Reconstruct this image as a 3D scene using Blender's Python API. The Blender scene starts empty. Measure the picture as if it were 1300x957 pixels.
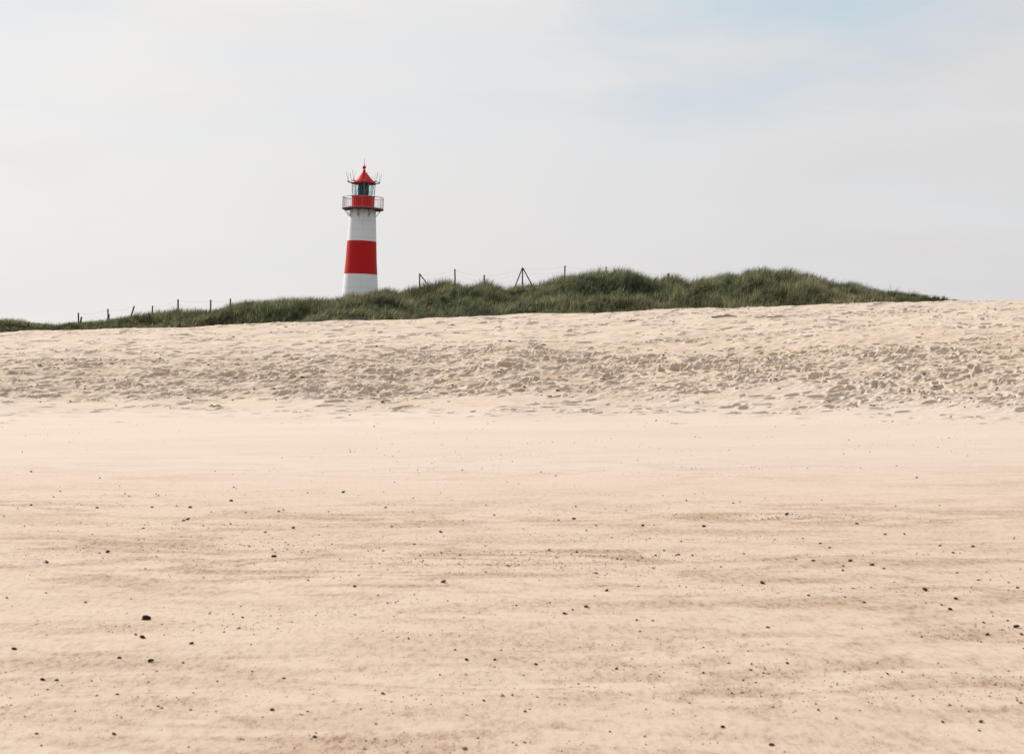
import bpy, bmesh, math, random
import numpy as np
from mathutils import Vector, Matrix
R = math.radians
rng = np.random.default_rng(11)
random.seed(5)
sc = bpy.context.scene
C = sc.collection

# ------------------------------------------------------------------ camera
F, PW, PH, HOR, CH = 1786.0, 1300.0, 957.0, 440.0, 1.6
PITCH = math.atan((PH/2-HOR)/F)
cam = bpy.data.cameras.new('camera'); co = bpy.data.objects.new('camera', cam); C.objects.link(co)
co.location = (0, 0, CH); co.rotation_euler = (math.pi/2-PITCH, 0, 0)
cam.sensor_width = 36; cam.lens = 36*F/PW; cam.clip_start = .1; cam.clip_end = 20000
cam.dof.use_dof = True; cam.dof.focus_distance = 46; cam.dof.aperture_fstop = 7.0
sc.camera = co

def ray(px, py):
    dx, dz = (px-PW/2)/F, (PH/2-py)/F
    c, s = math.cos(PITCH), math.sin(PITCH)
    return dx, c+s*dz, c*dz-s          # x, y(forward), z
def at(px, py, Y):
    x, y, z = ray(px, py); t = Y/y
    return Vector((x*t, Y, CH+z*t))
def zpx(py, Y): return at(650, py, Y).z

# ------------------------------------------------------------------ noise
class VN:
    """smooth lattice noise, -1..1"""
    def __init__(s, seed): s.t = np.random.default_rng(seed).random((256, 256))*2-1
    def __call__(s, x, y):
        xi = np.floor(x).astype(int); yi = np.floor(y).astype(int)
        u = x-xi; v = y-yi; u = u*u*(3-2*u); v = v*v*(3-2*v)
        a = s.t[xi & 255, yi & 255]; b = s.t[(xi+1) & 255, yi & 255]
        c = s.t[xi & 255, (yi+1) & 255]; d = s.t[(xi+1) & 255, (yi+1) & 255]
        return (a*(1-u)+b*u)*(1-v)+(c*(1-u)+d*u)*v
def fbm(n, x, y, o=4, g=.5):
    r = 0; a = 1; f = 1
    for i in range(o):
        r = r+a*n(x*f+17.3*i, y*f-9.1*i); a *= g; f *= 2.03
    return r
N = [VN(i) for i in range(12)]
def sstep(a, b, x):
    t = np.clip((x-a)/(b-a), 0, 1); return t*t*(3-2*t)

# ------------------------------------------------------------------ beach heights
CR_X = [-400, 0, 330, 630, 930, 1050, 1200, 1300, 1700]
CR_Y = [433, 423, 410.5, 402, 390.8, 386.3, 381.7, 379.5, 372]
YC = 62.0
cw = [((px-650)/F*YC, zpx(py, YC)) for px, py in zip(CR_X, CR_Y)]
cwx = np.array([a for a, b in cw]); cwz = np.array([b for a, b in cw])
def crest(x): return np.interp(x, cwx, cwz)
def edge_y(x):        # where the firm flat sand meets the trodden slope
    return 33.9+2.2*N[3](x*.11+3, x*0+.5)+.8*N[3](x*.4+9, x*0+.5)-.05*x-3.0*sstep(4, 13, x)
def beach_base(x, y):
    e = edge_y(x); cz = crest(x)
    t = np.clip((y-e)/(YC-e), 0, 1)
    up = cz*(.94*t+.06*t*t*(3-2*t))
    up = up*(1-.55*np.exp(-(t/.16)**1.5))
    up = np.where(t <= 0, 0, up*sstep(0, .05, t))
    back = np.where(y > YC, -(y-YC)*.10-np.minimum((y-YC)**2*.004, 4), 0)
    back = np.maximum(back, -cz-1.5)
    flat = -.004*np.maximum(0, 20-y)+.012*fbm(N[4], x*.25, y*.5, 2)
    return up+back+flat*(1-t)

# trodden sand raster
RX0, RX1, RY0, RY1, RS = -32.0, 32.0, 28.0, 67.0, .030
nx, ny = int((RX1-RX0)/RS), int((RY1-RY0)/RS)
gx = RX0+np.arange(nx)*RS; gy = RY0+np.arange(ny)*RS
GX, GY = np.meshgrid(gx, gy)
H = np.zeros_like(GX)
def stamp(cx, cy, a, b, ang, depth, rim):
    rad = int((max(a, b)*2.0)/RS)+1
    i, j = int((cx-RX0)/RS), int((cy-RY0)/RS)
    i0, i1, j0, j1 = max(i-rad, 0), min(i+rad, nx), max(j-rad, 0), min(j+rad, ny)
    if i0 >= i1 or j0 >= j1: return
    X = GX[j0:j1, i0:i1]-cx; Y = GY[j0:j1, i0:i1]-cy
    c, s = math.cos(ang), math.sin(ang)
    u = (X*c+Y*s)/a; v = (-X*s+Y*c)/b
    r = np.sqrt(u*u+v*v)
    H[j0:j1, i0:i1] += -depth*(1-sstep(.58, 1.0, r))+rim*np.exp(-((r-1.22)/.24)**2)
def churn(x, y):      # 0..1, how trodden
    e = edge_y(x)
    lo = sstep(-1.5, 3.5, y-e-3.2*fbm(N[5], x*.45, y*.35, 3))
    heavy = sstep(.5, 4.5, y-e-2.5*fbm(N[5], x*.3+7, y*.3, 2))*(1-sstep(10, 17, y-e+2.5*N[6](x*.2, y*.2)))
    return lo, heavy
for k in range(52000):
    x = rng.uniform(-31, 31); y = rng.uniform(29, 66)
    lo, hv = churn(x, y)
    patch = .5+.5*float(fbm(N[7], np.float64(x*.4), np.float64(y*.3), 2))
    p = float(lo)*(.12+.66*float(hv)*np.clip(-.15+1.5*patch, 0, 1))
    if rng.random() > p: continue
    big = rng.random()**2.2
    a = .075+.27*big; b = a*rng.uniform(.22, .5)
    ang = rng.normal(.72, .38) if rng.random() < .65 else rng.normal(.1, .5)
    d = (.050+.100*big)*(.85+.35*float(hv))*rng.uniform(.6, 1.3)
    if rng.random() < .06: d = -d*.35      # a kicked-up clod
    stamp(x, y, a, b, ang, d, max(d, 0)*rng.uniform(.08, .30))
for k in range(420):     # stray, wind-softened marks spilling onto the flat
    x = rng.uniform(-22, 22); y = float(edge_y(np.float64(x)))-rng.exponential(1.7)+1
    if y < 28.5: continue
    a = rng.uniform(.10, .26); stamp(x, y, a, a*rng.uniform(.3, .6), rng.normal(.4, .6), rng.uniform(.02, .055)*(1 if rng.random() < .7 else -.6), .012)
# walked trails: footprint pairs
for k in range(26):
    x, y = rng.uniform(-30, 30), rng.uniform(38, 61); h = rng.choice([0, math.pi])+rng.normal(.08, .22); side = 1
    for q in range(rng.integers(14, 50)):
        h += rng.normal(0, .06); x += .62*math.cos(h); y += .62*math.sin(h); side = -side
        if y < 37 or y > 63: break
        stamp(x-.1*side*math.sin(h), y+.1*side*math.cos(h), .19, .095, h+rng.normal(0, .15), rng.uniform(.06, .1), .035)
LO, HV = churn(GX, GY)
GU, GV = GX*.74+GY*.67, -GX*.67+GY*.74       # drift ridges run slantwise up the slope
rd = 1-np.abs(fbm(N[8], GU*.9, GV*2.6, 3))
H += LO*(.022*fbm(N[9], GU*1.0, GV*2.4, 4, .55)+HV*(.030*(rd-.6)+.020*fbm(N[10], GU*3.2, GV*8, 3, .6)))
H += LO*.07*fbm(N[2], GX*.35, GY*.5, 2)
# a shallow drag line / wheel rut or two along the slope
for (yy, amp, w) in ((41.2, .05, .16), (42.9, .05, .14), (38.3, .035, .12)):
    c = yy+.5*N[1](GX*.12, GX*0+yy)+.04*GX
    H += -amp*np.exp(-((GY-c)/w)**2)+amp*.6*np.exp(-((GY-c-.3)/w)**2)
edge = np.minimum(1, np.minimum(np.minimum(GX-RX0, RX1-GX)/2, np.minimum(GY-RY0, RY1-GY)/1.5))
H *= edge
def relief(x, y):
    fx = np.clip((x-RX0)/RS, 0, nx-2.001); fy = np.clip((y-RY0)/RS, 0, ny-2.001)
    i = fx.astype(int); j = fy.astype(int); u = fx-i; v = fy-j
    r = (H[j, i]*(1-u)+H[j, i+1]*u)*(1-v)+(H[j+1, i]*(1-u)+H[j+1, i+1]*u)*v
    ins = (x > RX0) & (x < RX1) & (y > RY0) & (y < RY1)
    return np.where(ins, r, 0)
def beach(x, y):
    x = np.asarray(x, float); y = np.asarray(y, float)
    near = (1-sstep(27, 34, y))
    rip = .0045*fbm(N[11], x*1.1+.3*y, y*3.2, 4, .55)*near
    return beach_base(x, y)+relief(x, y)+rip

def mesh_np(name, verts, faces, mat=None, smooth=True, parent=None):
    """verts Nx3, faces Mx3 or Mx4 arrays"""
    me = bpy.data.meshes.new(name)
    n, m, k = len(verts), len(faces), faces.shape[1]
    me.vertices.add(n); me.vertices.foreach_set('co', np.asarray(verts, np.float32).ravel())
    me.loops.add(m*k); me.loops.foreach_set('vertex_index', faces.astype(np.int32).ravel())
    me.polygons.add(m); me.polygons.foreach_set('loop_start', np.arange(0, m*k, k, dtype=np.int32))
    me.polygons.foreach_set('loop_total', np.full(m, k, np.int32))
    me.polygons.foreach_set('use_smooth', np.full(m, smooth, bool))
    me.update(calc_edges=True)
    o = bpy.data.objects.new(name, me); C.objects.link(o)
    if mat: me.materials.append(mat)
    if parent: o.parent = parent
    return o

def tag(o, label=None, cat=None, group=None, kind=None):
    if label: o['label'] = label
    if cat: o['category'] = cat
    if group: o['group'] = group
    if kind: o['kind'] = kind
    return o

# ------------------------------------------------------------------ materials
def mat(name):
    m = bpy.data.materials.new(name); m.use_nodes = True
    nt = m.node_tree; return m, nt, nt.nodes['Principled BSDF']
def node(nt, t, **kw):
    n = nt.nodes.new(t)
    for k, v in kw.items():
        if k in n.inputs: n.inputs[k].default_value = v
        else: setattr(n, k, v)
    return n
def link(nt, a, b): nt.links.new(a, b)
def ramp(nt, fac, stops):
    r = nt.nodes.new('ShaderNodeValToRGB'); e = r.color_ramp.elements
    while len(e) < len(stops): e.new(.5)
    for q, (p, c) in zip(e, stops):
        q.position = p; q.color = (*c, 1) if isinstance(c, tuple) else (c, c, c, 1)
    link(nt, fac, r.inputs[0]); return r.outputs[0]
def mapped(nt, scale, rot=(0, 0, 0), coord='Object'):
    tc = nt.nodes.new('ShaderNodeTexCoord'); mp = nt.nodes.new('ShaderNodeMapping')
    mp.inputs['Scale'].default_value = scale; mp.inputs['Rotation'].default_value = rot
    link(nt, tc.outputs[coord], mp.inputs[0]); return mp.outputs[0]
def noise(nt, vec, scale, detail=3, rough=.5, dist=0):
    n = node(nt, 'ShaderNodeTexNoise', Scale=scale, Detail=detail, Roughness=rough, Distortion=dist)
    link(nt, vec, n.inputs['Vector']); return n.outputs['Fac']
def mixc(nt, fac, a, b, mode='MIX'):
    m = nt.nodes.new('ShaderNodeMix'); m.data_type = 'RGBA'; m.blend_type = mode
    for s, v in ((0, fac), (6, a), (7, b)):
        if isinstance(v, (int, float)): m.inputs[s].default_value = v
        elif isinstance(v, tuple): m.inputs[s].default_value = (*v, 1)
        else: link(nt, v, m.inputs[s])
    return m.outputs[2]
def mth(nt, op, a, b=None, clamp=False):
    m = nt.nodes.new('ShaderNodeMath'); m.operation = op; m.use_clamp = clamp
    for i, v in enumerate((a, b)):
        if v is None: continue
        if isinstance(v, (int, float)): m.inputs[i].default_value = v
        else: link(nt, v, m.inputs[i])
    return m.outputs[0]

# sand: dry pale sand, coarser darker streaks on the firm flat nearer the water
SAND, nt, bs = mat('beach_sand')
bs.inputs['Roughness'].default_value = .95; bs.inputs['Specular IOR Level'].default_value = .12
obj_v = mapped(nt, (1, 1, 1))
sep = nt.nodes.new('ShaderNodeSeparateXYZ'); link(nt, obj_v, sep.inputs[0])
firm = ramp(nt, mth(nt, 'DIVIDE', sep.outputs[1], 40), [(0, 1.0), (.32, 1.0), (.40, .55), (.50, .16), (.70, .05), (.95, 0.0)])
st1 = ramp(nt, noise(nt, mapped(nt, (.62, 1.7, 1), (0, 0, R(4))), 1.0, 3, .6, 1.3), [(.46, 0.0), (.62, 1.0)])
st2 = ramp(nt, noise(nt, mapped(nt, (4.2, 5.5, 1), (0, 0, R(-2))), 1.0, 5, .75, .6), [(.48, 0.0), (.64, 1.0)])
st3 = ramp(nt, noise(nt, mapped(nt, (.10, .35, 1), (0, 0, R(2))), 1.0, 3, .5), [(.38, 0.25), (.62, 1.0)])
streak = mth(nt, 'MULTIPLY', mth(nt, 'MULTIPLY', mth(nt, 'ADD', mth(nt, 'MULTIPLY', st1, .75), mth(nt, 'MULTIPLY', st2, .45), True), st3), firm)
grain = noise(nt, obj_v, 130, 4, .85)
grainm = noise(nt, mapped(nt, (1, .38, 1)), 26, 5, .82)
blotch = noise(nt, mapped(nt, (.12, .3, 1)), 1.0, 4, .55)
DRY = (.550, .467, .396); DRY2 = (.524, .435, .366); DAMP = (.480, .372, .287); COARSE = (.29, .195, .125)
dry = mixc(nt, ramp(nt, blotch, [(.35, 0.0), (.65, 1.0)]), DRY, DRY2)
base = mixc(nt, mth(nt, 'MULTIPLY', firm, .55), dry, DAMP)
base = mixc(nt, mth(nt, 'MULTIPLY', streak, .74), base, COARSE)
# loose sand on the slope a touch greyer
lnz = noise(nt, mapped(nt, (.35, .3, 1)), 1.0, 5, .6)
yp = mth(nt, 'ADD', sep.outputs[1], mth(nt, 'MULTIPLY', mth(nt, 'SUBTRACT', lnz, .5), 16))
loose = ramp(nt, mth(nt, 'DIVIDE', yp, 70), [(.46, 0.0), (.58, 1.0)])
# the most trodden belt: tanner sand, with brown pit shade painted in as patches
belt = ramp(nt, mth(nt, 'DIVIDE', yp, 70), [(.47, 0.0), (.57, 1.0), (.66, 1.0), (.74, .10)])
tan_pit_shade = ramp(nt, noise(nt, mapped(nt, (1.5, 2.2, 1.5), (0, 0, R(-40))), 1.9, 6, .72, .5), [(.47, 0.0), (.58, 1.0)])
base = mixc(nt, mth(nt, 'MULTIPLY', loose, .9), base, mixc(nt, ramp(nt, noise(nt, obj_v, 1.1, 5, .65), [(.4, 0.0), (.68, 1.0)]), (.575, .482, .400), (.50, .40, .312)))
base = mixc(nt, mth(nt, 'MULTIPLY', mth(nt, 'MULTIPLY', belt, tan_pit_shade), .62), base, (.39, .285, .19))
# grain speckle, stronger in the coarse streaks
sp = mixc(nt, ramp(nt, grain, [(.36, 0.0), (.66, 1.0)]), (.80, .79, .78), (1.12, 1.12, 1.12))
base = mixc(nt, mth(nt, 'ADD', mth(nt, 'MULTIPLY', streak, .7), .25, True), base, mixc(nt, 1.0, base, sp, 'MULTIPLY'))
sp2 = ramp(nt, grainm, [(.39, (.50, .41, .33)), (.50, (.97, .96, .95)), (.66, (1.12, 1.12, 1.12))])
base = mixc(nt, mth(nt, 'ADD', mth(nt, 'MULTIPLY', streak, .9), mth(nt, 'MULTIPLY', firm, .22), True), base, mixc(nt, 1.0, base, sp2, 'MULTIPLY'))
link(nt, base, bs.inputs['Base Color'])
b1 = node(nt, 'ShaderNodeBump', Strength=.35, Distance=.012); link(nt, mth(nt, 'ADD', mth(nt, 'MULTIPLY', grainm, mth(nt, 'ADD', streak, .15)), noise(nt, obj_v, 14, 4, .6)), b1.inputs['Height'])
link(nt, b1.outputs[0], bs.inputs['Normal'])

# ------------------------------------------------------------------ beach sheet (fan of quads from 8 m behind the camera)
def build_beach():
    OY = -8.0
    dens = np.linspace(-22, 22, 1650)
    out = 22+np.array([.3, .8, 1.6, 3, 5, 8, 12, 17, 23, 30, 38, 47, 57, 66])
    ang = np.radians(np.concatenate([-out[::-1], dens, out]))
    r = [1.0, 3, 6, 8.5, 10.5, 12]
    while r[-1] < 42.5: r.append(r[-1]+max(.010, .030*((r[-1]-6)/36)))
    while r[-1] < 72.5: r.append(r[-1]+.034)
    while r[-1] < 6000: r.append(r[-1]*1.012+.05 if r[-1] < 140 else r[-1]*1.15)
    r = np.array(r)
    A, RR = np.meshgrid(ang, r)
    X = RR*np.tan(A)*1.0; Y = OY+RR+0*A
    X = np.clip(X, -9000, 9000)
    Z = beach(X, Y)
    nr, nc = X.shape
    v = np.stack([X, Y, Z], -1).reshape(-1, 3)
    idx = np.arange(nr*nc).reshape(nr, nc)
    f = np.stack([idx[:-1, :-1], idx[:-1, 1:], idx[1:, 1:], idx[1:, :-1]], -1).reshape(-1, 4)
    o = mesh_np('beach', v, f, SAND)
    tag(o, 'pale sandy beach, smooth and streaked in front, trodden on the slope', kind='structure')
    print('beach verts', len(v))
build_beach()

# ------------------------------------------------------------------ dune
DX = [-500, 0, 30, 72, 100, 137, 150, 170, 200, 225, 234, 250, 270, 290, 330, 345, 390, 430, 445, 458, 470, 488, 505, 520, 540, 565, 585, 600, 614, 640, 655, 690, 715, 740, 760, 770, 785, 805, 822, 850, 870, 885, 905, 920, 936, 946, 970, 980, 1000, 1020, 1040, 1060, 1080, 1100, 1120, 1150, 1180, 1200, 1260, 1400]
DY = [404, 404, 404, 409, 407, 404, 402, 397, 394, 389, 394, 391, 393, 386, 382, 379, 378, 376, 371, 375, 370, 364, 368, 363, 358, 354, 361, 359, 355, 361, 355, 353, 346, 340, 341, 343, 339, 345, 350, 348, 353, 350, 348, 345, 350, 342, 339, 343, 340, 345, 349, 355, 357, 362, 368, 374, 380, 384, 396, 410]
YD = 80.0
dwx = np.array([(p-650)/F*YD for p in DX]); dwz = np.array([zpx(p, YD) for p in DY])
csx = cwx*YD/YC; csz = CH+(cwz-CH)*YD/YC         # the sand crest as seen at the dune's distance
def ghf(x):         # how far the grass stands above the soil at the crest
    return np.clip(.42*(np.interp(x, dwx, dwz)-np.interp(x, csx, csz)), .16, .62)
def dune(x, y):
    x = np.asarray(x, float); y = np.asarray(y, float)
    # crest follows the sight line scale so that the outline is read at 80 m
    top = np.interp(x*YD/np.clip(y, 74, 86), dwx, dwz)-ghf(x*YD/np.clip(y, 74, 86))
    yb = 63.2+.7*N[5](x*.3, x*0)+.4*N[6](x*.9, x*0+3)
    base = beach_base(x, np.full_like(x, 63.5))-.75
    t = np.clip((y-yb)/(YD-yb), 0, 1)
    prof = np.where(t < 1, .10+.90*t**.80, 1)
    z = base+(top-base)*prof*sstep(-.02, .04, t)
    m = sstep(.05, .3, t)*(1-sstep(.82, .97, t))*np.clip((top-base)/2.5, 0, 1)
    z = z+m*(.62*fbm(N[0], x*.34+4, y*.30, 3, .55)+.12*fbm(N[1], x*1.4, y*1.4, 2))
    back = sstep(84, 104, y)
    plate = np.minimum(top-.5, 4.25+.25*N[2](x*.1, y*.1))
    z = z*(1-back)+back*plate
    z = np.where(y > 150, z-(y-150)*.02, z)
    z = np.where(y < YD, np.minimum(z, CH+(top-.04-CH)*y/YD), z)
    z = np.where(t <= 0, base-(yb-y)*.5, z)
    return z
SOIL, nt, bs = mat('dune_soil')
bs.inputs['Roughness'].default_value = 1; bs.inputs['Specular IOR Level'].default_value = 0
v_ = mapped(nt, (1, 1, 1))
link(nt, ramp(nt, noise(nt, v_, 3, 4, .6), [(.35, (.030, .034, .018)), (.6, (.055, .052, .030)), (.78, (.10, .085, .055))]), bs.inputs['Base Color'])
def build_dune():
    xs = np.concatenate([np.linspace(-90, -30, 25)[:-1], np.arange(-30, 30, .16), np.linspace(30, 90, 25)])
    ys = np.concatenate([np.arange(62.2, 88, .16), np.linspace(88, 200, 50)])
    X, Y = np.meshgrid(xs, ys); Z = dune(X, Y)
    nr, nc = X.shape
    v = np.stack([X, Y, Z], -1).reshape(-1, 3); idx = np.arange(nr*nc).reshape(nr, nc)
    f = np.stack([idx[:-1, :-1], idx[:-1, 1:], idx[1:, 1:], idx[1:, :-1]], -1).reshape(-1, 4)
    tag(mesh_np('dune', v, f, SOIL), 'long low dune rising behind the beach', kind='structure')
build_dune()

# ------------------------------------------------------------------ marram grass
GRASS, nt, bs = mat('marram_grass')
at_ = nt.nodes.new('ShaderNodeAttribute'); at_.attribute_name = 'tint'
link(nt, at_.outputs['Color'], bs.inputs['Base Color'])
bs.inputs['Roughness'].default_value = .6; bs.inputs['Specular IOR Level'].default_value = .25
tr = nt.nodes.new('ShaderNodeBsdfTranslucent'); link(nt, at_.outputs['Color'], tr.inputs[0])
ms = nt.nodes.new('ShaderNodeMixShader'); ms.inputs[0].default_value = .35
link(nt, bs.outputs[0], ms.inputs[1]); link(nt, tr.outputs[0], ms.inputs[2])
link(nt, ms.outputs[0], nt.nodes['Material Output'].inputs[0])
def build_grass():
    # tussock centres
    jx, jy = np.meshgrid(np.arange(-33, 33, .27), np.arange(63.1, 85, .27)); nc = jx.size
    cx = jx.ravel()+rng.normal(0, .12, nc); cy = jy.ravel()+rng.normal(0, .12, nc)
    keep = np.interp(cx*YD/np.clip(cy, 74, 86), dwx, dwz) > crest(cx*YC/cy)*0+1.0
    dz = dune(cx, cy); vis = dz > beach_base(cx, cy)-.6
    k = keep & vis & (N[7](cx*.5, cy*.5)+rng.normal(0, .3, nc) > -1.3)
    cx, cy = cx[k], cy[k]; nc = len(cx)
    per = rng.integers(20, 38, nc)
    size = np.clip(rng.lognormal(0, .28, nc), .5, 1.6)*(.85+.3*N[8](cx*.4, cy*.4))
    # shorter towards the thin right end and the foot
    size = np.clip(size*(.90+.42*fbm(N[11], cx*.8, cy*.8, 2)), .35, 1.22)
    size *= np.clip(ghf(cx)/.60, .35, 1)*(.72+.28*sstep(72, 79, cy))
    ci = np.repeat(np.arange(nc), per); n = len(ci)
    L = rng.uniform(.34, .80, n)*size[ci]
    ra = np.abs(rng.normal(0, .14, n))*size[ci]; th = rng.uniform(0, 2*np.pi, n)
    bx = cx[ci]+ra*np.cos(th); by = cy[ci]+ra*np.sin(th)
    bz = dune(bx, by)-.04
    # lean: fan outward + wind from the left
    wind = .26+.30*N[9](cx*.25, cy*.25)[ci]
    spread = rng.uniform(.05, .55, n)
    lx = np.cos(th)*spread+wind+rng.normal(0, .10, n); ly = np.sin(th)*spread*.8+rng.normal(0, .10, n)
    w = rng.uniform(.012, .024, n)*np.clip(size[ci], .7, 1.3)
    pa = rng.uniform(0, np.pi, n); wx, wy = np.cos(pa)*w, np.sin(pa)*w
    V = np.zeros((n, 7, 3))
    for i, (t, ww) in enumerate(((0, 1), (.4, .9), (.75, .55))):
        X = bx+lx*L*t**1.7; Y = by+ly*L*t**1.7; Z = bz+L*(t-.22*t*t*np.minimum(1, lx**2+ly**2)*2)
        V[:, 2*i] = np.stack([X-wx*ww/2, Y-wy*ww/2, Z], -1); V[:, 2*i+1] = np.stack([X+wx*ww/2, Y+wy*ww/2, Z], -1)
    q = np.minimum(1, lx**2+ly**2)
    V[:, 6] = np.stack([bx+lx*L, by+ly*L, bz+L*(1-.44*q)], -1)
    b = (np.arange(n)*7)[:, None]
    F3 = np.concatenate([b+np.array([[0, 1, 3]]), b+np.array([[0, 3, 2]]), b+np.array([[2, 3, 5]]), b+np.array([[2, 5, 4]]), b+np.array([[4, 5, 6]])])
    o = mesh_np('dune_grass', V.reshape(-1, 3), F3, GRASS)
    green = np.array([.085, .118, .052]); olive = np.array([.190, .188, .090]); straw = np.array([.40, .34, .21]); dark = np.array([.030, .044, .024])
    pt = .5+.5*fbm(N[10], cx*.18, cy*.3, 3)
    tuf = rng.normal(0, .28, nc)
    g = np.clip(1.3*(pt-.5)[ci]+.45+tuf[ci]+rng.normal(0, .18, n), 0, 1)[:, None]
    col = green*(1-g)+olive*g
    isd = (rng.random(n) < .18)[:, None]; col = np.where(isd, dark, col)
    foot = np.clip(1-(by-63)/9, 0, 1)
    iss = (rng.random(n) < .10+.12*(pt[ci] > .55)+.10*foot)[:, None]; col = np.where(iss, straw*rng.uniform(.6, 1.1, (n, 1)), col)
    col = col*.84*rng.uniform(.65, 1.35, (n, 1))*np.clip(1.08+1.3*tuf+.55*fbm(N[4], cx*.55, cy*.55, 2), .42, 2.0)[ci][:, None]
    rgba = np.ones((n, 7, 4), np.float32); rgba[:, :, :3] = col[:, None, :]
    at2 = o.data.color_attributes.new('tint', 'FLOAT_COLOR', 'POINT'); at2.data.foreach_set('color', rgba.ravel())
    tag(o, 'dense dark green marram grass covering the dune', 'grass', kind='stuff')
    print('blades', n)
build_grass()

# ------------------------------------------------------------------ small mesh helpers
def link_bm(name, bm, m, parent=None, smooth=False):
    me = bpy.data.meshes.new(name); bm.normal_update(); bm.to_mesh(me); bm.free()
    if smooth:
        for p in me.polygons: p.use_smooth = True
    me.materials.append(m); o = bpy.data.objects.new(name, me); C.objects.link(o)
    if parent: o.parent = parent
    return o
def tube(bm, pts, radii, seg=8, cap=True):
    pts = [Vector(p) for p in pts]
    if not isinstance(radii, (list, tuple)): radii = [radii]*len(pts)
    rings = []
    for i, p in enumerate(pts):
        d = (pts[min(i+1, len(pts)-1)]-pts[max(i-1, 0)]).normalized()
        u = d.orthogonal().normalized() if abs(d.z) < .9 else Vector((1, 0, 0)).cross(d).normalized()
        w = d.cross(u).normalized()
        rings.append([bm.verts.new(p+(u*math.cos(2*math.pi*k/seg)+w*math.sin(2*math.pi*k/seg))*radii[i]) for k in range(seg)])
    for a, b in zip(rings, rings[1:]):
        for k in range(seg): bm.faces.new((a[k], a[(k+1) % seg], b[(k+1) % seg], b[k]))
    if cap: bm.faces.new(rings[0][::-1]); bm.faces.new(rings[-1])
def lathe(bm, prof, seg=64, closed=False):
    rings = []
    for r, z in prof:
        if r < 1e-5: rings.append([bm.verts.new((0, 0, z))])
        else: rings.append([bm.verts.new((r*math.cos(2*math.pi*k/seg), r*math.sin(2*math.pi*k/seg), z)) for k in range(seg)])
    if closed: rings.append(rings[0])
    for a, b in zip(rings, rings[1:]):
        for k in range(seg):
            j = (k+1) % seg
            if len(a) == 1: bm.faces.new((a[0], b[j], b[k]))
            elif len(b) == 1: bm.faces.new((a[k], a[j], b[0]))
            else: bm.faces.new((a[k], a[j], b[j], b[k]))
def autosmooth(o, deg=35):
    me = o.data
    for p in me.polygons: p.use_smooth = True
    try: me.set_sharp_from_angle(angle=R(deg))
    except Exception: pass
def ring(bm, r, z, t, seg=48):
    lathe(bm, [(r+t*math.cos(a), z+t*math.sin(a)) for a in [2*math.pi*k/6 for k in range(6)]], seg, True)

def paint(name, col, rough=.45, dirt=(.55, .5, .45), amt=.25, bump=.15):
    m, nt, bs = mat(name)
    v = mapped(nt, (1, 1, .18)); n1 = noise(nt, v, 2.2, 5, .65); n2 = noise(nt, mapped(nt, (1, 1, 1)), 9, 4, .6)
    d = mth(nt, 'MULTIPLY', mth(nt, 'MULTIPLY', ramp(nt, n1, [(.45, 0.0), (.75, 1.0)]), n2), amt*2, True)
    link(nt, mixc(nt, d, col, tuple(c*e for c, e in zip(col, dirt))), bs.inputs['Base Color'])
    bs.inputs['Roughness'].default_value = rough; bs.inputs['Specular IOR Level'].default_value = .2
    b = node(nt, 'ShaderNodeBump', Strength=bump, Distance=.01); link(nt, n2, b.inputs['Height']); link(nt, b.outputs[0], bs.inputs['Normal'])
    return m
WHITE = paint('white_tower_paint', (.83, .86, .885), .55, (.78, .75, .70), .35)
nt = WHITE.node_tree; bs = nt.nodes['Principled BSDF']; src = bs.inputs['Base Color'].links[0].from_socket
sz = nt.nodes.new('ShaderNodeSeparateXYZ'); link(nt, mapped(nt, (1, 1, 1)), sz.inputs[0])
under = ramp(nt, mth(nt, 'DIVIDE', sz.outputs[2], 10), [(.80, 0.0), (.965, 1.0)])
run = ramp(nt, noise(nt, mapped(nt, (1, 1, .07)), 5.5, 4, .6), [(.52, 0.0), (.68, 1.0)])
link(nt, mixc(nt, mth(nt, 'MULTIPLY', mth(nt, 'MULTIPLY', under, run), .65), src, (.36, .25, .17)), bs.inputs['Base Color'])
tc2 = nt.nodes.new('ShaderNodeTexWave'); tc2.wave_type = 'BANDS'; tc2.bands_direction = 'Z'; tc2.inputs['Scale'].default_value = .42; link(nt, mapped(nt, (1, 1, 1)), tc2.inputs[0])
seam = ramp(nt, tc2.outputs['Fac'], [(.985, 0.0), (.999, 1.0)])
link(nt, mixc(nt, mth(nt, 'MULTIPLY', seam, .22), bs.inputs['Base Color'].links[0].from_socket, (.35, .33, .30)), bs.inputs['Base Color'])
RED = paint('red_tower_paint', (.55, .011, .011), .6, (.6, .8, .8), .35)
REDG = paint('red_lantern_paint', (.60, .008, .016), .55, (.6, .7, .7), .3)
DARKM = paint('dark_metal', (.17, .075, .065), .5, (.7, .7, .7), .3)
REDM = paint('faded_red_metal', (.42, .30, .28), .5, (.6, .6, .6), .4)
GREYM = paint('grey_metal', (.30, .28, .27), .5, (.7, .7, .7), .3)

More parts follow.
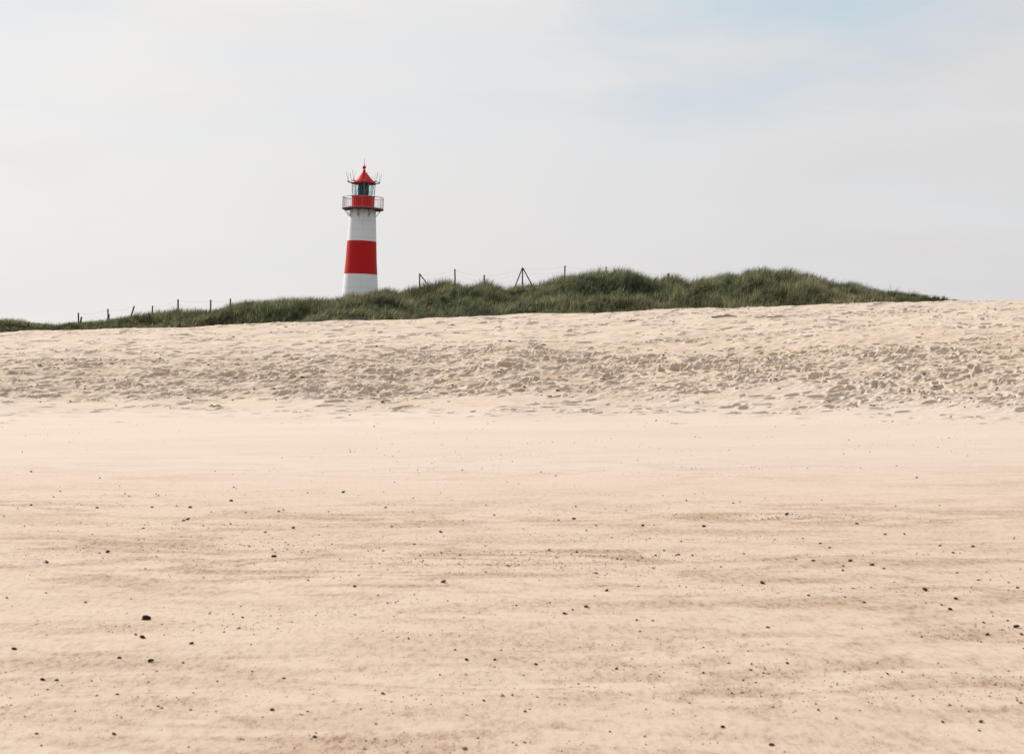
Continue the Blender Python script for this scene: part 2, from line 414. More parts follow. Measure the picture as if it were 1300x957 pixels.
# ------------------------------------------------------------------ lighthouse
LD = 127.0; ZB = 4.25
SL = LD/F
lx0 = at(457.2, 372, LD).x-0.055
def hz(py): return zpx(py, LD)-ZB
LH = bpy.data.objects.new('lighthouse', None); C.objects.link(LH)
LEAN = R(2.0)
LH.location = (lx0-.02, LD, ZB); LH.rotation_euler = (0, LEAN, 0)
tag(LH, 'round white lighthouse with a broad red band, red lantern and red cone roof', 'lighthouse')
b1z, b0z, dk = hz(306.5), hz(348.4), hz(266.5)
TP = [(0, 1.80), (hz(372), 1.615), (b0z, 1.485), (hz(330), 1.385), (b1z, 1.305), (hz(285), 1.235), (dk, 1.15)]
def rad(h): return float(np.interp(h, [a for a, b in TP], [b for a, b in TP]))
def wall(h0, h1, extra=0, n=14):
    return [(rad(h0+(h1-h0)*i/n)+extra, h0+(h1-h0)*i/n) for i in range(n+1)]
bm = bmesh.new(); lathe(bm, [(0, -.6), (1.86, -.6), (1.86, .25), (1.80, .32)]+wall(.33, dk-.02, 0, 30)+[(0, dk-.02)], 96)
o = link_bm('tower', bm, WHITE, LH); autosmooth(o)
bm = bmesh.new(); lathe(bm, [(rad(b0z)-.05, b0z)]+wall(b0z, b1z, .007)+[(rad(b1z)-.05, b1z)], 96)
o = link_bm('red_band', bm, RED, LH); autosmooth(o)
# moulding under the gallery
bm = bmesh.new(); lathe(bm, [(1.10, dk-.34), (1.19, dk-.34), (1.21, dk-.26), (1.17, dk-.22), (1.10, dk-.22)], 96, True)
o = link_bm('cornice', bm, WHITE, LH); autosmooth(o)
# gallery
GRAD = 1.87
bm = bmesh.new(); lathe(bm, [(.9, dk), (GRAD-.02, dk), (GRAD, dk+.02), (GRAD, dk+.10), (GRAD-.02, dk+.12), (.9, dk+.12)], 96, True)
gal = link_bm('gallery', bm, DARKM, LH); autosmooth(gal)
rt = hz(251)
bm = bmesh.new()
for zz, t in ((rt, .030), (dk+.12+.06, .012)): ring(bm, GRAD-.05, zz, t, 64)
for k in range(60):
    a = 2*math.pi*(k+.5)/60; x, y = (GRAD-.05)*math.cos(a), (GRAD-.05)*math.sin(a)
    tube(bm, [(x, y, dk+.11), (x, y, rt)], .022 if k % 5 == 0 else .008, 6)
o = link_bm('railing', bm, REDM, gal); autosmooth(o)
for k in range(8):
    a = 2*math.pi*(k+.5)/8+R(10); c, s = math.cos(a), math.sin(a)
    bm = bmesh.new(); tube(bm, [(1.12*c, 1.12*s, dk-.72), (1.32*c, 1.32*s, dk-.52), (1.62*c, 1.62*s, dk-.17), (1.74*c, 1.74*s, dk+.01)], .030, 6)
    tube(bm, [(1.15*c, 1.15*s, dk-.04), (1.76*c, 1.76*s, dk-.04)], .03, 6)
    tube(bm, [(1.17*c, 1.17*s, dk-.75), (1.17*c, 1.17*s, dk-.04)], .03, 6)
    link_bm('bracket', bm, GREYM, gal, True)
# lantern
lw1 = hz(249.3); RL = 1.03
bm = bmesh.new(); lathe(bm, [(.9, dk+.12), (RL+.03, dk+.12), (RL+.03, dk+.22), (RL, dk+.24), (RL, lw1-.08), (RL+.04, lw1-.06), (RL+.04, lw1), (.80, lw1), (.80, dk+.13)], 96, True)
o = link_bm('lantern_wall', bm, REDG, LH); autosmooth(o)
ez = hz(233.6)
GLASS, nt, bs = mat('lantern_glass')
bs.inputs['Base Color'].default_value = (.80, .97, .96, 1); bs.inputs['Roughness'].default_value = .03
bs.inputs['Transmission Weight'].default_value = 1.0; bs.inputs['IOR'].default_value = 1.2
RG = .90
glz = None
for k in range(8):
    a0 = 2*math.pi*k/8+.16; a1 = a0+2*math.pi/8
    bm = bmesh.new(); vs = []
    for rr in (RG, RG-.02):
        for i in range(7):
            a = a0+.03+(a1-a0-.06)*i/6
            vs.append([bm.verts.new((rr*math.cos(a), rr*math.sin(a), z)) for z in (lw1+.01, ez+.02)])
    O, I = vs[:7], vs[7:]
    for i in range(6):
        bm.faces.new((O[i][0], O[i+1][0], O[i+1][1], O[i][1])); bm.faces.new((I[i][1], I[i+1][1], I[i+1][0], I[i][0]))
        bm.faces.new((O[i][1], O[i+1][1], I[i+1][1], I[i][1])); bm.faces.new((O[i+1][0], O[i][0], I[i][0], I[i+1][0]))
    bm.faces.new((O[0][0], O[0][1], I[0][1], I[0][0])); bm.faces.new((O[6][1], O[6][0], I[6][0], I[6][1]))
    o = link_bm('window_pane', bm, GLASS, LH)
    # slanted red lattice bars between wall and eave
    bm = bmesh.new(); c, s = math.cos(a0), math.sin(a0)
    am = a0+2*math.pi/16
    tube(bm, [(.985*c, .985*s, lw1), (1.05*math.cos(a0), 1.05*math.sin(a0), ez+.06)], .026, 6)
    tube(bm, [(.985*c, .985*s, lw1), (1.04*math.cos(am), 1.04*math.sin(am), ez+.05)], .016, 6)
    link_bm('window_bar', bm, DARKM if k % 2 else REDM, LH, True)
# optic: dark teal fresnel lens on a pedestal
LENS, nt, bs = mat('lens_glass'); bs.inputs['Base Color'].default_value = (.05, .13, .165, 1); bs.inputs['Roughness'].default_value = .12
bs.inputs['Coat Weight'].default_value = .6
bm = bmesh.new(); prof = [(0, lw1-.02), (.30, lw1-.02)]
zz = lw1
while zz < ez+.02:
    prof += [(.48, zz), (.53, zz+.05)]; zz += .07
prof += [(.30, ez+.06), (0, ez+.06)]
lathe(bm, prof, 40); link_bm('lens', bm, LENS, LH)
# roof
rz = [hz(218.5), hz(226), hz(233.2)]
bm = bmesh.new(); lathe(bm, [(0, ez+.05), (.90, ez+.03), (1.02, ez-.02), (1.10, ez-.02), (1.11, ez+.05), (.80, ez+.35), (.50, ez+.70), (.26, ez+.98), (.15, ez+1.10), (.11, ez+1.16), (.16, ez+1.19), (.11, ez+1.22), (.075, ez+1.30), (.075, ez+1.38), (.06, ez+1.40), (0, ez+1.40)], 64)
roof = link_bm('roof', bm, REDG, LH); autosmooth(roof)
bm = bmesh.new(); bz = hz(212.6)
lathe(bm, [(0, bz-.17)]+[(.16*math.sin(a)+.01, bz-.15*math.cos(a)) for a in np.linspace(.25, 2.9, 9)]+[(.05, bz+.2), (.03, bz+.28), (0, bz+.3)], 24)
lathe(bm, [(0, bz-.25), (.06, bz-.25), (.06, bz-.12), (0, bz-.12)], 12)
ball = link_bm('finial_ball', bm, REDG, roof, True)
bm = bmesh.new(); tube(bm, [(0, 0, bz+.27), (0, 0, hz(201))], [.022, .010], 6); link_bm('lightning_rod', bm, DARKM, roof)
# ring carrying the aerials round the eave
RR_ = 1.40
bm = bmesh.new(); ring(bm, RR_, ez+.13, .03, 48); ring(bm, 1.13, ez+.06, .028, 48)
for k in range(8):
    a = 2*math.pi*(k+.25)/8; tube(bm, [(1.08*math.cos(a), 1.08*math.sin(a), ez+.04), (RR_*math.cos(a), RR_*math.sin(a), ez+.14)], .03, 6)
o = link_bm('aerial_ring', bm, DARKM, LH); autosmooth(o)
for k in range(8):
    a = 2*math.pi*(k+.25)/8; c, s = math.cos(a), math.sin(a)
    bm = bmesh.new(); tube(bm, [(RR_*c, RR_*s, ez+.08), (RR_*c, RR_*s, ez+.26)], .06, 8)
    tube(bm, [(RR_*c, RR_*s, ez+.2), ((RR_+.22)*c, (RR_+.22)*s, ez+1.05)], [.018, .010], 5)
    t1 = Vector((-s, c, 0))*.24
    tube(bm, [(RR_*c, RR_*s, ez+.2), ((RR_+.02)*c+t1.x, (RR_+.02)*s+t1.y, ez+.95)], [.016, .009], 5)
    link_bm('aerial', bm, GREYM, LH)

# ------------------------------------------------------------------ fences on the dune
WOOD, nt, bs = mat('weathered_wood'); bs.inputs['Roughness'].default_value = .9
link(nt, ramp(nt, noise(nt, mapped(nt, (12, 12, 1.2)), 3, 5, .7), [(.3, (.035, .028, .022)), (.7, (.10, .08, .062))]), bs.inputs['Base Color'])
WIRE = paint('rusty_wire', (.22, .20, .18), .6)
YF = 81.0
def post_mesh(p0, p1, r):
    bm = bmesh.new(); p0, p1 = Vector(p0), Vector(p1)
    m_ = p0.lerp(p1, .5)+Vector((random.uniform(-.012, .012), 0, 0))
    tube(bm, [p0, m_, p1-(p1-p0).normalized()*.03, p1], [r*1.05, r, r*.97, r*.75], 8)
    return bm
def fence(name_label, posts, extra=(), gaps=()):
    root = bpy.data.objects.new('wire_fence', None); C.objects.link(root)
    a = at(posts[0][0], 400, YF); root.location = (a.x, YF, float(dune(a.x, YF)))
    tag(root, name_label, 'fence')
    L0 = root.location
    tops = []
    for (px, py, r, lean) in posts:
        Y = YF+random.uniform(-.5, .5)
        t = at(px, py, Y); b = Vector((t.x-lean, Y, float(dune(t.x-lean, Y))-.4))
        o = link_bm('post', post_mesh(b-L0, t-L0, r), WOOD, root, True); tops.append((t, b))
    for (px0, py0, px1, py1, r) in extra:
        Y = YF+.1; t = at(px0, py0, Y); b = at(px1, py1, Y); d = (b-t).normalized(); b = b+d*.9
        b.y -= .3
        link_bm('brace', post_mesh(b-L0, t-L0, r), WOOD, root, True)
    for w in range(3):
        f = .06+.22*w
        for i in range(len(tops)-1):
            if (i, w) in gaps: continue
            (t0, b0), (t1, b1) = tops[i], tops[i+1]
            a_ = t0+(b0-t0).normalized()*f; c_ = t1+(b1-t1).normalized()*f
            pts = []
            for q in range(9):
                u = q/8; p = a_.lerp(c_, u); p.z -= .10*(1-(2*u-1)**2)*(1+.5*w); pts.append(p-L0)
            bm = bmesh.new(); tube(bm, pts, .0032, 4); link_bm('wire', bm, WIRE, root)
fence('sagging wire fence of thin posts, one tilted, on the low dune left of the lighthouse',
      [(99.5, 397, .045, 0), (137, 392, .045, 0), (170.5, 388.5, .045, .42), (193.5, 388, .04, 0), (226, 380, .05, 0), (267.5, 380.5, .045, 0), (292.5, 379, .045, 0)],
      [(103.5, 402.3, 103.0, 408, .055), (138, 399, 138.0, 405, .07)], gaps=((1, 1), (2, 0)))
fence('wire fence with braced wooden posts along the dune crest right of the lighthouse',
      [(532.8, 347, .040, 0), (577.5, 341.5, .042, 0), (614.8, 349, .042, 0), (663.5, 339.5, .038, 0), (717.2, 337.3, .040, 0), (769.5, 338.5, .038, 0), (848.5, 347, .06, 0)],
      [(533.4, 348.6, 542, 360, .032), (663.3, 340, 656.8, 356, .034), (663.7, 340, 672.2, 356, .034)], gaps=((3, 2), (5, 1)))

# ------------------------------------------------------------------ stones and bits on the sand
def hit(px, py):
    """where the sight line meets the beach"""
    x, y, z = ray(px, py); ts = np.linspace(3, 66, 6000)
    g = CH+z*ts-beach(x*ts, y*ts); i = int(np.argmax(g < 0))
    if not (g < 0).any(): return None
    t0 = ts[max(i-1, 0)]; t = t0+(ts[1]-ts[0])*(g[max(i-1, 0)]/(g[max(i-1, 0)]-g[i]+1e-9))
    return Vector((x*t, y*t, float(beach(x*t, y*t))))
def stonemat(name, c1, c2, rough=.85):
    m, nt, bs = mat(name); bs.inputs['Specular IOR Level'].default_value = .1; bs.inputs['Roughness'].default_value = rough
    link(nt, ramp(nt, noise(nt, mapped(nt, (1, 1, 1)), 60, 4, .6), [(.35, c1), (.65, c2)]), bs.inputs['Base Color']); return m
ST = {'black': stonemat('black_stone', (.016, .011, .008), (.050, .037, .028)),
      'brown': stonemat('brown_stone', (.060, .038, .024), (.13, .085, .055)),
      'tan': stonemat('tan_stone', (.20, .12, .07), (.30, .19, .12)),
      'white': stonemat('shell_white', (.62, .58, .52), (.78, .76, .72)),
      'orange': stonemat('orange_stone', (.45, .20, .08), (.52, .27, .13))}
def pebble_mesh(seed, flat=.62):
    rs = np.random.default_rng(seed); bm = bmesh.new(); bmesh.ops.create_icosphere(bm, subdivisions=3, radius=1)
    dirs = rs.normal(size=(7, 3)); dirs /= np.linalg.norm(dirs, axis=1)[:, None]; amp = rs.uniform(.06, .3, 7)
    for v in bm.verts:
        n = np.array(v.co); k = 1-sum(1.5*a*max(0, float(n@d)-.25) for a, d in zip(amp, dirs))
        k += .03*math.sin(9*n[0]+seed)*math.cos(7*n[1])
        v.co = Vector(n*k); v.co.z *= flat; v.co.y *= .8
    me = bpy.data.meshes.new('pebble'); bm.to_mesh(me); bm.free()
    for p in me.polygons: p.use_smooth = True
    return me
protos = {}
for c in ST:
    protos[c] = []
    for q in range(5):
        me = pebble_mesh(q*7+len(c)*31); me.materials.append(ST[c]); protos[c].append(me)
A1 = [(542,710,40,'k'),(528,713,24,'k'),(525,780,28,'k'),(500,770,14,'b'),(705,802,22,'k'),(53,822,26,'k'),(440,855,20,'k'),(555,868,26,'k'),(157,935,24,'k'),(208,937,18,'k'),(338,940,10,'b'),(893,706,14,'k'),(857,695,9,'b'),(1045,930,14,'k'),(1010,481,26,'k'),(1080,378,16,'k'),(977,393,14,'b'),(850,277,18,'k'),(905,321,14,'b'),(1043,310,12,'b'),(1027,316,14,'b'),(692,346,18,'k'),(676,350,14,'b'),(560,300,14,'k'),(650,297,10,'b'),(700,302,16,'b'),(358,303,14,'k'),(114,293,14,'b'),(198,263,10,'k'),(367,193,12,'k'),(114,170,12,'b'),(397,466,18,'k'),(172,504,22,'k'),(850,363,10,'b'),(862,228,10,'b'),(870,233,8,'b'),(315,650,18,'t'),(25,634,12,'b'),(168,616,10,'b'),(482,638,10,'b'),(380,488,8,'b'),(340,400,8,'b'),(527,378,12,'b'),(475,738,12,'t'),(427,740,9,'t'),(885,665,9,'b'),(925,805,12,'t'),(928,905,12,'b'),(800,941,12,'b'),(82,97,8,'k'),(1133,248,8,'b'),(1135,570,12,'t'),(1210,317,10,'b'),(1050,430,10,'b'),(575,252,8,'b'),(575,482,10,'b'),(160,503,11,'w'),(90,370,9,'b'),(65,305,8,'b'),(15,335,10,'b'),(222,242,9,'b'),(173,770,9,'t')]
A2 = [(985,607,22,'k'),(833,692,24,'k'),(862,678,14,'b'),(910,667,22,'b'),(1097,716,16,'k'),(1155,718,15,'o'),(1118,368,18,'k'),(1090,370,10,'w'),(866,344,18,'k'),(810,349,12,'k'),(947,543,16,'k'),(1167,478,16,'k'),(385,575,30,'k'),(59,592,18,'k'),(470,862,20,'k'),(575,862,18,'k'),(427,825,14,'b'),(725,878,22,'k'),(1022,895,18,'b'),(215,779,10,'b'),(653,662,12,'b'),(378,469,10,'k'),(278,437,14,'k'),(540,443,10,'k'),(375,392,20,'k'),(195,372,14,'k'),(173,302,12,'k'),(17,246,18,'k'),(205,209,9,'k'),(275,267,8,'b'),(297,374,10,'k'),(457,350,10,'b'),(572,330,10,'b'),(625,517,14,'b'),(540,540,10,'b'),(775,458,14,'b'),(1025,492,14,'b'),(877,466,14,'b'),(800,185,10,'k'),(745,171,7,'b'),(131,4,10,'k'),(948,368,12,'b'),(1160,367,8,'b'),(1198,461,12,'b'),(680,380,8,'b'),(455,543,8,'b'),(765,655,8,'o'),(1104,592,10,'b'),(1110,757,10,'b'),(1180,922,12,'b'),(180,653,10,'b'),(777,653,11,'b'),(228,458,8,'w'),(990,460,10,'b'),(1243,478,10,'b'),(150,507,9,'b'),(145,625,10,'b'),(278,622,10,'b')]
A3 = [(403,327,24,'k'),(660,361,18,'k'),(98,371,18,'k'),(205,286,12,'b'),(33,276,10,'b'),(312,345,9,'b'),(765,400,14,'b'),(835,400,12,'b'),(1015,468,16,'k'),(1088,445,16,'b'),(967,443,14,'b'),(1240,415,12,'b'),(526,434,14,'k'),(560,450,14,'b'),(462,416,12,'b'),(55,478,16,'k'),(5,476,12,'b'),(245,472,12,'k'),(637,498,20,'k'),(714,512,24,'b'),(610,517,14,'b'),(610,534,14,'b'),(760,526,18,'t'),(438,493,12,'b'),(500,497,18,'b'),(312,580,26,'b'),(483,625,16,'k'),(688,651,16,'b'),(618,632,12,'b'),(911,604,28,'b'),(1025,637,24,'k'),(1003,676,24,'k'),(973,661,12,'b'),(1107,569,12,'b'),(1253,597,18,'k'),(1220,578,12,'b'),(1248,741,26,'k'),(1141,769,20,'k'),(1268,769,20,'b'),(1275,820,12,'b'),(333,743,18,'b'),(404,875,16,'b'),(273,877,16,'t'),(270,900,16,'b'),(317,911,16,'b'),(960,873,14,'t'),(95,910,16,'b'),(96,816,12,'t'),(880,192,12,'b'),(807,148,8,'k'),(965,294,8,'b'),(530,275,8,'b'),(1127,725,16,'b'),(1215,718,14,'b'),(1030,542,12,'b'),(913,653,10,'b'),(898,778,12,'b'),(615,906,12,'b'),(773,914,14,'b'),(693,453,9,'w'),(540,380,8,'w'),(1250,800,9,'w')]
COL = {'k': 'black', 'b': 'brown', 't': 'tan', 'w': 'white', 'o': 'orange'}
stones = []
for off, A in ((0, A1), (430, A2), (860, A3)):
    for X, Y, w, c in A: stones.append((off+X/2.9, 540+Y/2.9, w/2.9, COL[c]))
for k in range(26):      # the strip of sand nearest the camera
    stones.append((random.uniform(5, 1295), random.uniform(876, 950), random.uniform(4, 9), random.choice(['black', 'brown', 'brown', 'tan'])))
for px, py, w in ((1207, 529, 4), (1236, 510, 4), (1225, 517, 4), (444, 527, 3.5), (1133, 535, 3.5), (833, 534, 3.5), (1015, 510, 3.5)):
    stones.append((px, py, w, 'black'))
UNIQ = {
 (0, 542): 'largest black stone, lumpy, alone on the smooth sand near the front left',
 (0, 528): 'small black stone touching the side of the largest black lump on the sand',
 (0, 525): 'flat black pebble just below the largest lumpy stone at front left',
 (0, 53): 'black pebble nearest the left edge on bare sand near the front',
 (0, 1010): 'black flat pebble on the streaked sand at the left, alone in its streak',
 (0, 172): 'flat black stone under the smooth patch at far left, shell bit beside it',
 (0, 160): 'brightest white shell fragment, near the left edge',
 (0, 705): 'black tilted pebble to the right of the pair below the largest stone',
 (430, 985): 'roundest black pebble near the middle of the front sand, above the dark brown trio',
 (430, 833): 'black pebble at the left end of a short row of three below the middle',
 (430, 862): 'small brown pebble in the middle of a short row of three below the middle',
 (430, 910): 'dark brown pebble at the right end of a short row of three below the middle',
 (430, 1155): 'orange pebble beside a black pebble near the centre front',
 (430, 1097): 'black pebble just left of the orange pebble',
 (430, 1118): 'black pebble with a small white shell bit on its left',
 (430, 1090): 'white shell bit just left of a black pebble in the middle distance',
 (430, 385): 'wide thin black pebble lying flat left of the centre on a pale patch',
 (860, 403): 'black flat pebble farthest back in the right hand streaks',
 (860, 1015): 'round black pebble on a smooth pale patch at the right',
 (860, 1025): 'upper black pebble of the close pair near the right edge',
 (860, 1003): 'lower black pebble of the close pair near the right edge',
 (860, 1248): 'angular black pebble nearest the right edge close to the front',
 (860, 1141): 'black pebble left of the angular one near the right edge',
 (860, 911): 'wide flat brown pebble above the close black pair at the right',
}
ulab = {}
for off, A in ((0, A1), (430, A2), (860, A3)):
    for X, Y, w, c in A:
        if (off, X) in UNIQ: ulab[(off+X/2.9, 540+Y/2.9)] = UNIQ[(off, X)]
cnt = 0
for i, (px, py, w, c) in enumerate(stones):
    p = hit(px, py+w*.1)
    if p is None: continue
    s = w/F*p.y/2*random.uniform(.85, 1.02)*(.92 if c == 'black' else 1.0)
    nm = 'shell' if c == 'white' else 'pebble'
    o = bpy.data.objects.new(nm, random.choice(protos[c])); C.objects.link(o)
    hs = s*random.uniform(.75, 1.05)
    o.scale = (s*1.12, s*1.0, hs); o.location = (p.x, p.y, p.z+hs*.38)
    o.rotation_euler = (random.uniform(-.3, .3), random.uniform(-.45, .45), random.uniform(-.6, .6))
    far = p.y > 14
    if c == 'white': o['label'] = 'tiny white shell bit on the streaked sand'; o['category'] = 'shell'; o['group'] = 'shell bits on the firm sand'
    else:
        o['label'] = {'black': 'black pebble', 'brown': 'brown pebble', 'tan': 'faint tan pebble', 'orange': 'orange pebble'}[c]+(' scattered far out on the firm smooth sand' if far else ' scattered on the near streaked sand')
        o['category'] = 'pebble'; o['group'] = 'loose %s pebbles on the %s sand' % (c, 'farther' if far else 'nearer')
    if (px, py) in ulab: o['label'] = ulab[(px, py)]
    cnt += 1
print('stones', cnt)

# coarse grit: uncountable tiny grains gathered in the streaks
def build_grit():
    n0 = 230000
    y = 4.2+(rng.random(n0)**1.25)*26; x = rng.uniform(-1, 1, n0)*(y*.40+1.2)
    m = .5+.5*fbm(N[3], x*.42+1, y*2.1, 3)/1.4; m2 = .5+.5*fbm(N[6], x*.2+9, y*.45, 2)/1.3
    k = rng.random(n0) < np.clip((m-.42)*2.6, .015, 1)*np.clip((m2-.25)*1.6, .05, 1)*(1-.93*sstep(11.5, 16.5, y))
    x, y = x[k], y[k]; n = len(x)
    s = np.clip(rng.lognormal(-5.85, .45, n), .0015, .009)*(.8+y*.05)
    z = beach(x, y)+s*.15
    base = np.array([[1, 0, 0], [0, 1, 0], [-1, 0, 0], [0, -1, 0], [0, 0, .8], [0, 0, -.6]])
    a = rng.uniform(0, 6.28, n); ca, sa = np.cos(a), np.sin(a)
    st = rng.uniform(.7, 1.3, (n, 3))
    V = base[None]*st[:, None, :]*s[:, None, None]
    X = V[..., 0]*ca[:, None]-V[..., 1]*sa[:, None]+x[:, None]; Y = V[..., 0]*sa[:, None]+V[..., 1]*ca[:, None]+y[:, None]
    V = np.stack([X, Y, V[..., 2]+z[:, None]], -1)
    fc = np.array([[0, 1, 4], [1, 2, 4], [2, 3, 4], [3, 0, 4], [1, 0, 5], [2, 1, 5], [3, 2, 5], [0, 3, 5]])
    Fs = ((np.arange(n)*6)[:, None, None]+fc[None]).reshape(-1, 3)
    G, nt, bs = mat('grit'); bs.inputs['Roughness'].default_value = .8
    a_ = nt.nodes.new('ShaderNodeAttribute'); a_.attribute_name = 'tint'; link(nt, a_.outputs['Color'], bs.inputs['Base Color'])
    o = mesh_np('grit', V.reshape(-1, 3), Fs, G, False)
    pal = np.array([[.22, .13, .075], [.12, .075, .048], [.32, .21, .13], [.05, .035, .026], [.55, .44, .34]])
    col = pal[rng.choice(5, n, p=[.36, .22, .27, .07, .08])]*rng.uniform(.8, 1.25, (n, 1))
    rgba = np.ones((n, 6, 4), np.float32); rgba[:, :, :3] = col[:, None]
    at2 = o.data.color_attributes.new('tint', 'FLOAT_COLOR', 'POINT'); at2.data.foreach_set('color', rgba.ravel())
    tag(o, 'coarse brown grit gathered in streaks over the firm sand', 'grit', kind='stuff'); print('grit', n)
build_grit()

# driftwood, twigs, clods and seaweed on the trodden slope
def stick(px0, py0, px1, py1, r, label, name='driftwood', m=WOOD, branches=()):
    a, b = hit(px0, py0), hit(px1, py1)
    if a is None or b is None: return
    b.y = a.y+(b.y-a.y)*.25; b.z = float(beach(b.x, b.y)); a.z += r*.7; b.z += r*.8
    root = a.copy(); bm = bmesh.new()
    pts = [a.lerp(b, t)-root+Vector((0, random.uniform(-.03, .03), r*.8*math.sin(math.pi*t)+random.uniform(0, .01))) for t in (0, .3, .6, 1)]
    tube(bm, pts, [r*.7, r, r*.9, r*.5], 8)
    for t, dx, dz, ln in branches:
        p = a.lerp(b, t)-root; tube(bm, [p, p+Vector((dx, .02, dz))*ln*.5, p+Vector((dx*1.1, .05, dz*.9))*ln], [r*.6, r*.5, r*.25], 6)
    o = link_bm(name, bm, m, None, True); o.location = root; tag(o, label, 'stick')
PALEWOOD, nt, bs = mat('bleached_wood'); bs.inputs['Base Color'].default_value = (.23, .175, .13, 1); bs.inputs['Roughness'].default_value = .9
stick(903, 403.5, 934, 401.5, .035, 'long straight grey stick lying level on the upper sand near the dune', m=PALEWOOD)
stick(798, 408, 807, 405.6, .018, 'short dark twig with a side shoot lying below the highest part of the dune', 'twig', branches=((.3, .3, 1, .16), (.7, -.4, 1, .1)))
stick(972, 403, 993, 398.5, .016, 'thin forked twig sticking up from the sand right of the long straight stick', 'twig', branches=((.5, -.7, .7, .35), (.6, .8, .5, .3)))
KELP, nt, bs = mat('green_weed'); bs.inputs['Base Color'].default_value = (.16, .22, .04, 1)
p = hit(272, 516.5)
bm = bmesh.new()
for k in range(9):
    a = random.uniform(-.5, .5)+(math.pi if k % 2 else 0); l = random.uniform(.10, .2)
    tube(bm, [(0, 0, .01), (l*.5*math.cos(a), l*.5*math.sin(a), .05), (l*math.cos(a), l*math.sin(a), .015)], [.014, .018, .006], 5)
o = link_bm('seaweed', bm, KELP, None, True); o.location = p; tag(o, 'small tuft of green seaweed at the foot of the trodden sand', 'seaweed')

# dry dark wrack: scraps of weed and bark, also added as dark pit shade
def build_wrack():
    n0 = 2600; x = rng.uniform(-27, 27, n0); y = 34+rng.random(n0)**1.2*27
    lo, hv = churn(x, y); k = rng.random(n0) < np.clip(.10*lo+.75*hv*(.5+.5*fbm(N[4], x*.4, y*.5, 2)), 0, 1)
    x, y = x[k], y[k]; n = len(x); z = beach(x, y)
    V, Fs = [], []
    for i in range(n):
        L = float(np.clip(rng.lognormal(-2.75, .45), .03, .20)); wd = L*rng.uniform(.18, .45); a = rng.normal(.15, .5); m = 6
        ca, sa = math.cos(a), math.sin(a); b = len(V)*1
        for j in range(m):
            t = j/(m-1)*2-1; ww = wd*(1-t*t*.8)*rng.uniform(.5, 1); off = rng.normal(0, wd*.25); h = rng.uniform(.006, .03)*(1-.5*t*t)+L*.08
            for (du, dh) in ((-ww/2, -.01), (-ww*.3, h), (ww*.3, h*.8), (ww/2, -.01)):
                u, v = t*L/2, du+off; V.append((x[i]+u*ca-v*sa, y[i]+u*sa+v*ca, z[i]+dh+.004))
        for j in range(m-1):
            for q in range(4):
                Fs.append((b+4*j+q, b+4*j+(q+1) % 4, b+4*j+4+(q+1) % 4, b+4*j+4+q))
    M_, nt, bs = mat('dry_wrack'); bs.inputs['Roughness'].default_value = .9
    link(nt, ramp(nt, noise(nt, mapped(nt, (1, 1, 1)), 2.5, 4, .7), [(.35, (.07, .05, .032)), (.65, (.19, .14, .095))]), bs.inputs['Base Color'])
    o = mesh_np('wrack', np.array(V), np.array(Fs), M_, False)
    tag(o, 'scraps of dry brown seaweed strewn over the trodden sand', 'seaweed', kind='stuff'); print('wrack', n)
build_wrack()

# ------------------------------------------------------------------ light and sky
SAZ = (-math.cos(R(44)), math.sin(R(44))); SEL = R(36)
sd = Vector((SAZ[0]*math.cos(SEL), SAZ[1]*math.cos(SEL), math.sin(SEL)))
sun = bpy.data.lights.new('sun', 'SUN'); sun.energy = 5.0; sun.angle = R(.6); sun.color = (1, .935, .855)
so = bpy.data.objects.new('sun', sun); C.objects.link(so); so.rotation_euler = sd.to_track_quat('Z', 'Y').to_euler(); so.location = (-40, 60, 60)
w = bpy.data.worlds.new('World'); sc.world = w; w.use_nodes = True
nt = w.node_tree; bg = nt.nodes['Background']; bg.inputs['Strength'].default_value = .10
sky = nt.nodes.new('ShaderNodeTexSky'); sky.sky_type = 'NISHITA'; sky.sun_disc = False
sky.sun_elevation = SEL; sky.sun_rotation = math.atan2(SAZ[0], SAZ[1]); sky.air_density = 1.0; sky.dust_density = 1.0; sky.ozone_density = 1.5
tc = nt.nodes.new('ShaderNodeTexCoord'); dirv = tc.outputs['Generated']
sp_ = nt.nodes.new('ShaderNodeSeparateXYZ'); link(nt, dirv, sp_.inputs[0])
dp = nt.nodes.new('ShaderNodeVectorMath'); dp.operation = 'DOT_PRODUCT'; link(nt, dirv, dp.inputs[0]); dp.inputs[1].default_value = sd
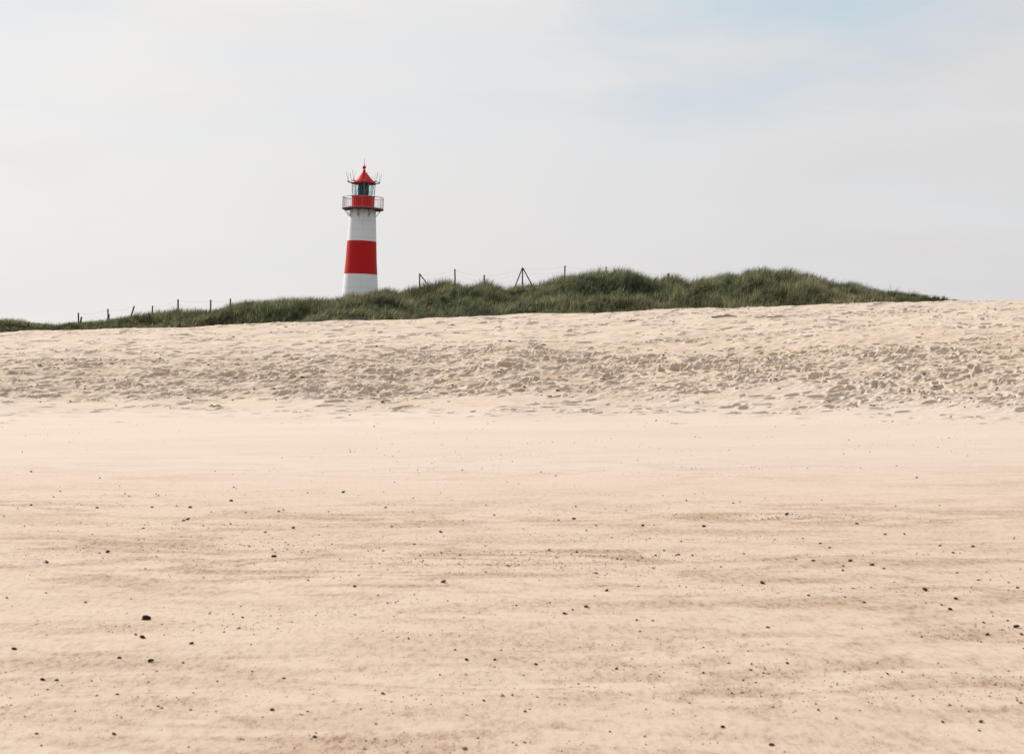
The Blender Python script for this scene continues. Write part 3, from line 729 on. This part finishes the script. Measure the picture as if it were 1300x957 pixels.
# thin high overcast: brighter and warmer towards the sun and the horizon
warmth = ramp(nt, dp.outputs['Value'], [(.48, 0.0), (.80, 1.0)])
veil = mixc(nt, warmth, mixc(nt, ramp(nt, dp.outputs['Value'], [(0.0, 0.0), (.45, 1.0)]), (5.3, 5.15, 4.95), (6.7, 6.55, 6.55)), (8.1, 7.85, 7.6))
# cloud structure drawn out level
def dmap(scale, rot=(0, 0, 0)):
    mp = nt.nodes.new('ShaderNodeMapping'); mp.inputs['Scale'].default_value = scale; mp.inputs['Rotation'].default_value = rot
    link(nt, dirv, mp.inputs[0]); return mp.outputs[0]
cl = noise(nt, dmap((1.0, 1.0, 4.0), (0, R(5), 0)), 2.6, 6, .55, .25)
cl2 = noise(nt, dmap((1.6, 1.6, 7.0), (0, R(-4), 0)), 3.1, 5, .5, .3)
elev = ramp(nt, sp_.outputs[2], [(.03, 0.0), (.28, 1.0)])
thin = mth(nt, 'MULTIPLY', ramp(nt, cl, [(.42, 0.0), (.62, 1.0)]), elev)
skyc = mixc(nt, 1.0, sky.outputs[0], (1.15, 1.15, 1.15), 'MULTIPLY')
gd = nt.nodes.new('ShaderNodeVectorMath'); gd.operation = 'DOT_PRODUCT'; link(nt, dirv, gd.inputs[0]); gd.inputs[1].default_value = Vector((.19, .93, .33)).normalized()
gap = mth(nt, 'MULTIPLY', ramp(nt, mth(nt, 'ADD', gd.outputs['Value'], mth(nt, 'MULTIPLY', mth(nt, 'SUBTRACT', cl, .5), .05)), [(.980, 0.0), (1.0, 1.0)]), .85)
veil2 = mixc(nt, mth(nt, 'MULTIPLY', ramp(nt, cl2, [(.38, 0.0), (.66, 1.0)]), .45), veil, (7.0, 7.15, 7.35))
col = mixc(nt, mth(nt, 'MULTIPLY', thin, .38), veil2, mixc(nt, .45, skyc, (5.2, 6.5, 7.3)))
col = mixc(nt, gap, col, (4.9, 6.0, 6.7))
link(nt, col, bg.inputs['Color'])

vs = sc.view_settings; vs.view_transform = 'Standard'; vs.look = 'None'; vs.gamma = 1; vs.use_curve_mapping = False; vs.exposure = 0.12
sc.render.engine = 'CYCLES'; sc.cycles.use_denoising = True; sc.cycles.max_bounces = 6
